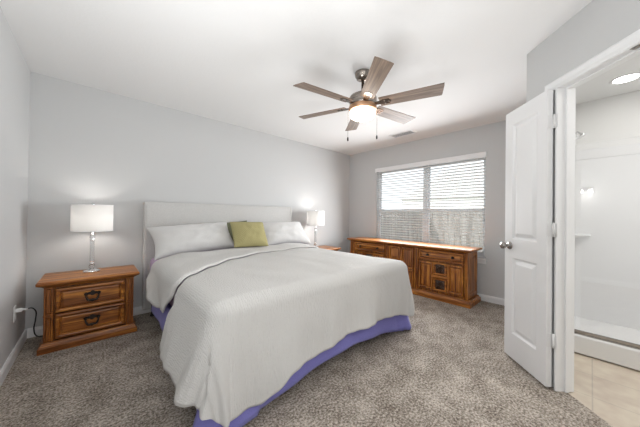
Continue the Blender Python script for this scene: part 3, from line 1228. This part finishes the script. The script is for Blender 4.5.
b = MB()
HX0, HX1 = 0.861, 2.900
lb(b, HX0, HX1, 3.372, 3.452, 0.06, 1.285, 0.018, 4)
hb = b.build('headboard', M['headboard'], bed)
b = MB()
for z_, off in ((0, 0),):
    yy = 3.376 - BCY
    e_ = 0.028
    pts = [(HX0 + e_ - BCX, yy - 0.005, 0.1), (HX0 + e_ - BCX, yy - 0.005, 1.245), (HX0 + e_ + 0.012 - BCX, yy - 0.005, 1.257), (HX1 - e_ - 0.012 - BCX, yy - 0.005, 1.257), (HX1 - e_ - BCX, yy - 0.005, 1.245), (HX1 - e_ - BCX, yy - 0.005, 0.1)]
    b.tube(pts, 0.0035, 8)
b.build('welt', M['headboard'], hb)
b = MB()
lb(b, BX0, BX1, BY0, BY1, 0.385, 0.655, 0.05, 5)
o = b.build('mattress', M['lilac'], bed)
for f in o.data.polygons:
    f.use_smooth = True
b = MB()
lb(b, BX0 + 0.01, BX1 - 0.01, BY0 + 0.015, BY1, 0.175, 0.385, 0.025, 4)
o = b.build('box_spring', M['violet'], bed)
b = MB()
for xx in (BX0 + 0.02, BX1 - 0.055, BCX - 0.02):
    lb(b, xx, xx + 0.035, BY0 + 0.06, BY1 + 0.02, 0.14, 0.174, 0.002)
for yy in (BY0 + 0.25, BCY, BY1 - 0.05):
    lb(b, BX0 + 0.02, BX1 - 0.02, yy, yy + 0.035, 0.141, 0.173, 0.002)
b.build('bed_frame', M['black'], bed)
for xx in (BX0 + 0.035, BX1 - 0.04, BCX):
    for yy in (BY0 + 0.27, BCY + 0.018, BY1 - 0.03):
        b = MB()
        b.tube([(xx - BCX, yy - BCY, 0.145), (xx - BCX, yy - BCY, 0.02)], 0.016, 12)
        b.lathe([(0.024, 0.0), (0.026, 0.004), (0.024, 0.018), (0.017, 0.024)], (xx - BCX, yy - BCY, 0), 14)
        b.build('leg', M['black'], bed)


# loose violet skirt round the box spring
def skirt():
    path = []
    xl, xr, yf, yh = BX0 - 0.012, BX1 + 0.012, BY0 - 0.012, BY1 - 0.35
    n1, n2, n3 = 40, 50, 40
    for i in range(n1):
        path.append((xl, yh + (yf + 0.06 - yh) * i / n1, Vector((-1, 0)), 'l', i / n1))
    for i in range(8):
        a = PI / 2 * i / 8
        path.append((xl + 0.06 - 0.06 * math.cos(a), yf + 0.06 - 0.06 * math.sin(a), Vector((-math.cos(a), -math.sin(a))), 'c1', i / 8))
    for i in range(n2):
        path.append((xl + 0.06 + (xr - xl - 0.12) * i / n2, yf, Vector((0, -1)), 'f', i / n2))
    for i in range(9):
        a = PI / 2 * i / 8
        path.append((xr - 0.06 + 0.06 * math.sin(a), yf + 0.06 - 0.06 * math.cos(a), Vector((math.sin(a), -math.cos(a))), 'c2', i / 8))
    for i in range(1, n3 + 1):
        path.append((xr, yf + 0.06 + (yh - yf - 0.06) * i / n3, Vector((1, 0)), 'r', i / n3))

    def hem(x, y, k, t):
        if k == 'l':
            return 0.17 - 0.14 * max(0, (t - 0.75) / 0.25) ** 1.5
        if k == 'r':
            return 0.03 + 0.14 * min(1, t / 0.25)
        if k == 'f':
            return 0.022 + 0.090 * (max(0.0, math.sin(PI * min(1, max(0, (t - 0.13) / 0.80)))) ** 0.8)
        return 0.022
    b = MB()
    nv = 12
    N = len(path) - 1

    def f(u, v):
        x, y, nrm, k, t = path[int(round(u * N))]
        h = hem(x, y, k, t)
        z = 0.40 + (h - 0.40) * v
        s = u * N
        corner = 1.0 if k in ('c1', 'c2') else (0.5 if (k == 'f' and (t < 0.12 or t > 0.94)) else 0.15)
        w_ = v ** 1.5 * (0.006 * math.sin(s * 0.55) + 0.085 * corner + 0.008 * noise.noise((x * 5, y * 5, v * 2)))
        return Vector((x + nrm.x * w_ - BCX, y + nrm.y * w_ - BCY, z))
    b.grid(f, N, nv)
    o = b.build('bed_skirt', M['violet'], bed)
    mod(o, 'SOLIDIFY', thickness=0.004, offset=-1)
    return o


skirt()

# ------------------------------------------------------------------ coverlet (turned down at the head)
CXL, CXR, CYF = BX0 - 0.03, BX1 + 0.045, BY0 - 0.045
ZT = 0.690


def sstep(a, b_, x):
    t = max(0.0, min(1.0, (x - a) / (b_ - a)))   # also works for a > b_
    return t * t * (3 - 2 * t)


def drape(X, Y, off=0.0):
    """flat cloth coordinates -> hanging over the mattress edges"""
    R_ = 0.085 + off
    ix0, ix1, iy0 = CXL + 0.085, CXR - 0.085, CYF + 0.085
    ex = (ix0 - X) if X < ix0 else ((X - ix1) if X > ix1 else 0.0)
    sx = -1 if X < ix0 else 1
    ey = max(0.0, iy0 - Y)
    d = math.hypot(ex, ey)
    bx, by = min(max(X, ix0), ix1), max(Y, iy0)
    crown = 0.018 * math.sin(PI * (bx - ix0) / (ix1 - ix0)) ** 0.6 if ix0 < bx < ix1 else 0.0
    puff = 0.012 * noise.noise((X * 2.2, Y * 2.2, 0.3)) + 0.006 * noise.noise((X * 5.5, Y * 3.5, 4.3))
    top = ZT + (crown + puff) * max(0, 1 - d / 0.3) - 0.01 * sstep(2.6, 3.1, Y) + off
    if d < 1e-6:
        return Vector((X, Y, top))
    dx, dy = sx * ex / d, -ey / d
    cornerness = 2 * abs(dx * dy)
    arc = R_ * PI / 2
    if d < arc:
        h, v = R_ * math.sin(d / R_), R_ * (1 - math.cos(d / R_))
    else:
        q = d - arc
        side = dx * dx if sx < 0 else 0.0
        fl = 0.09 + 0.06 * cornerness + side * (0.17 * sstep(2.25, 1.95, Y) + 0.26 * sstep(2.4, 2.7, Y))
        along = X if ey > ex else Y
        # soft hanging folds, deeper towards the hem
        wav = 0.5 * math.sin(along * 9.0 + 1.1) + 0.5 * math.sin(along * 15.3 + 0.4) + 0.8 * noise.noise((X * 3.1, Y * 3.1, 2.2))
        amp = 0.036 * sstep(0.0, 0.45, q)
        if sx < 0 and ex > ey:      # left side bulges out near the foot corner
            fl += 0.12 * math.exp(-((Y - 1.88) / 0.12) ** 2)
        h = R_ + q * math.sin(fl) + wav * amp + 0.004 * math.sin(along * 46 + 3 * noise.noise((X * 2, Y * 2, 7.0))) * sstep(0.03, 0.3, q)
        v = R_ + q * math.cos(fl)
    z = top - v
    if z < 0.03:
        z = 0.03 + 0.004 * math.sin(X * 30)
    return Vector((bx + dx * h, by + dy * h, z))


FOLD = [(0.40, 2.32), (0.66, 2.12), (0.80, 1.96), (0.90, 1.92), (1.02, 2.04), (1.20, 2.19), (1.47, 2.385), (1.93, 2.60), (2.40, 2.66), (2.90, 2.66), (3.4, 2.66)]


def lerp_tab(tab, x):
    if x <= tab[0][0]:
        return tab[0][1]
    for (a, fa), (b_, fb) in zip(tab, tab[1:]):
        if x <= b_:
            t = (x - a) / (b_ - a)
            t = t * t * (3 - 2 * t) * 0.5 + t * 0.5
            return fa + (fb - fa) * t
    return tab[-1][1]


def fold_y(X):
    return lerp_tab(FOLD, X)


DROP_L = [(0.0, 0.17), (0.07, 0.21), (0.12, 0.33), (0.17, 0.48), (0.25, 0.52), (0.6, 0.52), (1.0, 0.52)]   # by v, head -> foot
DROP_F = [(0.0, 0.60), (0.18, 0.62), (0.255, 0.65), (0.33, 0.535), (0.55, 0.49), (0.75, 0.515), (0.85, 0.59), (1.0, 0.57)]


def cover_flat(u, v):
    xl = CXL + 0.085 - lerp_tab(DROP_L, v)
    xr = CXR - 0.085 + 0.44
    X = xl + (xr - xl) * u
    y1 = CYF + 0.085 - lerp_tab(DROP_F, u)
    y0 = fold_y(X)
    Y = y0 + (y1 - y0) * v
    # the cloth's corners are rounded: square corner -> quarter disc
    ix0, ix1, iy0 = CXL + 0.085, CXR - 0.085, CYF + 0.085
    ex = (ix0 - X) if X < ix0 else ((X - ix1) if X > ix1 else 0.0)
    ey = max(0.0, iy0 - Y)
    if ex > 0 and ey > 0:
        EX = (ix0 - xl) if X < ix0 else (xr - ix1)
        a_, b_ = min(1, ex / EX), min(1, ey / (iy0 - y1))
        ex2, ey2 = ex * math.sqrt(1 - b_ * b_ / 2), ey * math.sqrt(1 - a_ * a_ / 2)
        X = ix0 - ex2 if X < ix0 else ix1 + ex2
        Y = iy0 - ey2
    return X, Y


b = MB()
b.grid(lambda u, v: drape(*cover_flat(u, v)), 150, 110, uv=lambda u, v: cover_flat(u, v))
cov = b.build('coverlet', M['coverlet'])
mod(cov, 'SOLIDIFY', thickness=0.010, offset=-1)
tag(cov, 'white crinkled coverlet spread over the king bed and hanging at its foot', 'coverlet')

HEADY = [(0.40, 2.84), (0.86, 2.93), (1.0, 2.91), (2.9, 2.92), (3.4, 2.90)]


def flap_flat(u, v):
    xl = CXL + 0.085 - lerp_tab([(0.0, 0.34), (0.15, 0.37), (0.35, 0.41), (0.6, 0.38), (0.85, 0.31), (1.0, 0.26)], v)
    xr = CXR - 0.085 + 0.40
    X = xl + (xr - xl) * u
    y0 = fold_y(X) + 0.012
    y1 = lerp_tab(HEADY, X)
    return X, y0 + (y1 - y0) * v


def flap_pos(u, v):
    X, Y = flap_flat(u, v)
    dist = Y - (fold_y(X) + 0.012)
    e = min(1.0, dist / 0.03)
    off = 0.004 + 0.016 * math.sqrt(max(0.0, 1 - (1 - e) ** 2)) + 0.008 * noise.noise((X * 4, Y * 4, 9.0))
    off -= 0.006 * sstep(0.75, 1.0, v)
    p = drape(X, Y, max(off, 0.006))
    p.z += 0.032 * sstep(0.5, 1.0, v) * sstep(0.90, 1.15, X) * sstep(3.0, 2.7, X)   # rests up against the pillows
    return p


b = MB()
b.grid(flap_pos, 120, 36, uv=lambda u, v: flap_flat(u, v))
fl_o = b.build('turned_down_flap', M['coverlet'], cov)
mod(fl_o, 'SOLIDIFY', thickness=0.010, offset=-1)


# ------------------------------------------------------------------ pillows and cushions
def pillow_mesh(w, h, t, n=36, seed=0, pinch=0.05, wr=0.012):
    b = MB()
    vs = {}
    for side in (1, -1):
        def f(a, c):
            u, v = 2 * a - 1, 2 * c - 1
            x = w / 2 * u * (1 - pinch * (1 - v * v) * abs(u) ** 2 * 1.0)
            y = h / 2 * v * (1 - pinch * 1.4 * (1 - u * u) * abs(v) ** 2)
            m_ = max(0.0, (1 - u ** 4)) ** 0.6 * max(0.0, (1 - v ** 4)) ** 0.6
            z = side * (t / 2) * m_ * (0.72 + 0.28 * (1 - u * u) * (1 - v * v))
            z += side * m_ * (wr * noise.noise((u * 3.3 + seed, v * 3.1, seed * 1.7)) + wr * 0.5 * noise.noise((u * 7 + seed, v * 3, 5.0)))
            z += side * 0.0015
            return Vector((x, y, z))
        b.grid(f, n, n)
    bmesh.ops.remove_doubles(b.bm, verts=list(b.bm.verts), dist=0.0035)
    return b


def place_pillow(name, label, cat, material, w, h, t, bottom, lean, rotz=0, roll=0, seed=0, group=None, pinch=0.05, wr=0.012):
    """bottom: where the lower edge's middle rests; lean: angle from upright (backwards)"""
    o = pillow_mesh(w, h, t, seed=seed, pinch=pinch, wr=wr).build(name, material)
    # local x across, y up the pillow, z outwards; stand it up facing -y, then lean it back
    mt_ = Matrix.Translation(bottom) @ Matrix.Rotation(rotz, 4, 'Z') @ Matrix.Rotation(PI / 2 - lean, 4, 'X') @ Matrix.Rotation(roll, 4, 'Z') @ Matrix.Translation((0, h / 2, 0))
    o.matrix_world = mt_
    mod(o, 'SUBSURF', levels=1, render_levels=1)
    for p in o.data.polygons:
        p.use_smooth = True
    return tag(o, label, cat, group)


place_pillow('pillow', 'white pillow leaning on the left half of the headboard', 'pillow', M['pillow'], 0.92, 0.43, 0.24, (1.350, 2.985, 0.702), math.radians(41), roll=math.radians(4.6), seed=3, pinch=0.09, wr=0.012, group='white bed pillows')
place_pillow('pillow', 'white pillow leaning on the right half of the headboard', 'pillow', M['pillow'], 0.88, 0.45, 0.25, (2.565, 2.985, 0.700), math.radians(41), roll=math.radians(0.5), seed=11, pinch=0.09, wr=0.012, group='white bed pillows')
place_pillow('throw_cushion', 'olive basketweave cushion in front of the two white pillows', 'cushion', M['olive'], 0.45, 0.38, 0.15, (1.915, 2.85, 0.748), math.radians(36), roll=math.radians(-1), rotz=math.radians(-6), seed=5, group='bed cushions', wr=0.006, pinch=0.03)
place_pillow('throw_cushion', 'dark sage cushion mostly hidden behind the left white pillow', 'cushion', M['sage'], 0.46, 0.375, 0.07, (1.87, 3.325, 0.685), math.radians(2), roll=math.radians(3), seed=8, group='bed cushions', wr=0.006)

# ------------------------------------------------------------------ ceiling fan
FX, FY = 2.225, 1.388
fan = thing('ceiling_fan', 'six-blade wooden ceiling fan with a lit frosted globe', 'ceiling fan', (FX, FY, H))
b = MB()
b.lathe([(0.074, -0.0005), (0.074, -0.006), (0.070, -0.030), (0.060, -0.042), (0.058, -0.052), (0.036, -0.064), (0.018, -0.070)], n=40)
b.build('canopy', M['pewter'], fan)
b = MB()
b.lathe([(0.0135, -0.068), (0.0135, -0.17), (0.030, -0.174), (0.034, -0.186), (0.030, -0.196)], n=24)
b.build('downrod', M['pewter'], fan)
b = MB()
b.lathe([(0.032, -0.192), (0.075, -0.200), (0.112, -0.214), (0.124, -0.232), (0.124, -0.258), (0.112, -0.276), (0.118, -0.284), (0.118, -0.300)], n=48)
b.build('motor_housing', M['pewter'], fan)
b = MB()
b.lathe([(0.110, -0.298), (0.121, -0.302), (0.124, -0.310), (0.124, -0.338), (0.120, -0.344), (0.110, -0.345)], n=48)
b.build('light_ring', M['copper'], fan)
b = MB()
b.lathe([(0.108, -0.3455), (0.113, -0.354), (0.113, -0.372), (0.106, -0.393), (0.088, -0.406), (0.06, -0.413), (0.02, -0.415)], n=48)
b.build('globe', M['globe'], fan)


def blade_mesh():
    b = MB()
    prof = []
    N = 26
    for i in range(N + 1):
        t = i / N
        r = 0.155 + (0.660 - 0.155) * t
        hw = 0.058 + 0.010 * t
        prof.append((r, hw))
    rings = []
    pts_up, pts_dn = [], []
    out = [(r, -hw) for r, hw in prof] + [(0.663 - 0.022 * (k / 6), -0.068 + 0.136 * k / 6) for k in range(1, 6)] + [(r - 0.022 * max(0, (r - 0.5) / 0.16), hw) for r, hw in reversed(prof)]
    b.loft([[(x, y, -0.003) for x, y in out], [(x, y, 0.003) for x, y in out]])
    return b


blade0 = None
for k in range(6):
    a = math.radians(-130 + 60 * k)
    mt_ = Matrix.Translation((0, 0, -0.291)) @ Matrix.Rotation(a, 4, 'Z') @ Matrix.Rotation(math.radians(-12), 4, 'X')
    if blade0 is None:
        blade0 = blade_mesh().build('blade', M['blade'], fan)
        blade0.matrix_local = mt_
        b = MB()
        b.loft([[(0.10, -0.020, z), (0.155, -0.022, z), (0.185, -0.034, z), (0.235, -0.030, z), (0.250, 0.0, z), (0.235, 0.030, z), (0.185, 0.034, z), (0.155, 0.022, z), (0.10, 0.020, z)] for z in (-0.0075, -0.0032)])
        for px, py in ((0.20, -0.018), (0.20, 0.018), (0.232, 0.0)):
            b.lathe([(0.006, -0.0075), (0.005, -0.0105), (0.002, -0.011)], (px, py, 0), 10)
        arm0 = b.build('blade_iron', M['pewter'], blade0)
    else:
        bl = blade0.copy()
        COL.objects.link(bl)
        bl.parent = fan
        bl.matrix_local = mt_
        ar = arm0.copy()
        COL.objects.link(ar)
        ar.parent = bl
for px, py, zb in ((2.132, 1.472, 1.826), (2.327, 1.295, 1.847)):
    b = MB()
    x, y = px - FX, py - FY
    sc_ = 0.130 / math.hypot(x, y)
    x, y = x * sc_, y * sc_
    b.tube([(x * 0.9, y * 0.9, -0.345), (x, y, -0.350), (x, y, -0.36), (x, y, zb - H + 0.03)], 0.0014, 6)
    ch = b.build('pull_chain', M['pewter'], fan)
    b = MB()
    b.lathe([(0.003, 0.034), (0.006, 0.030), (0.0075, 0.015), (0.0065, 0.0), (0.002, -0.002)], (x, y, zb - H), 12)
    b.build('fob', M['black'], ch)
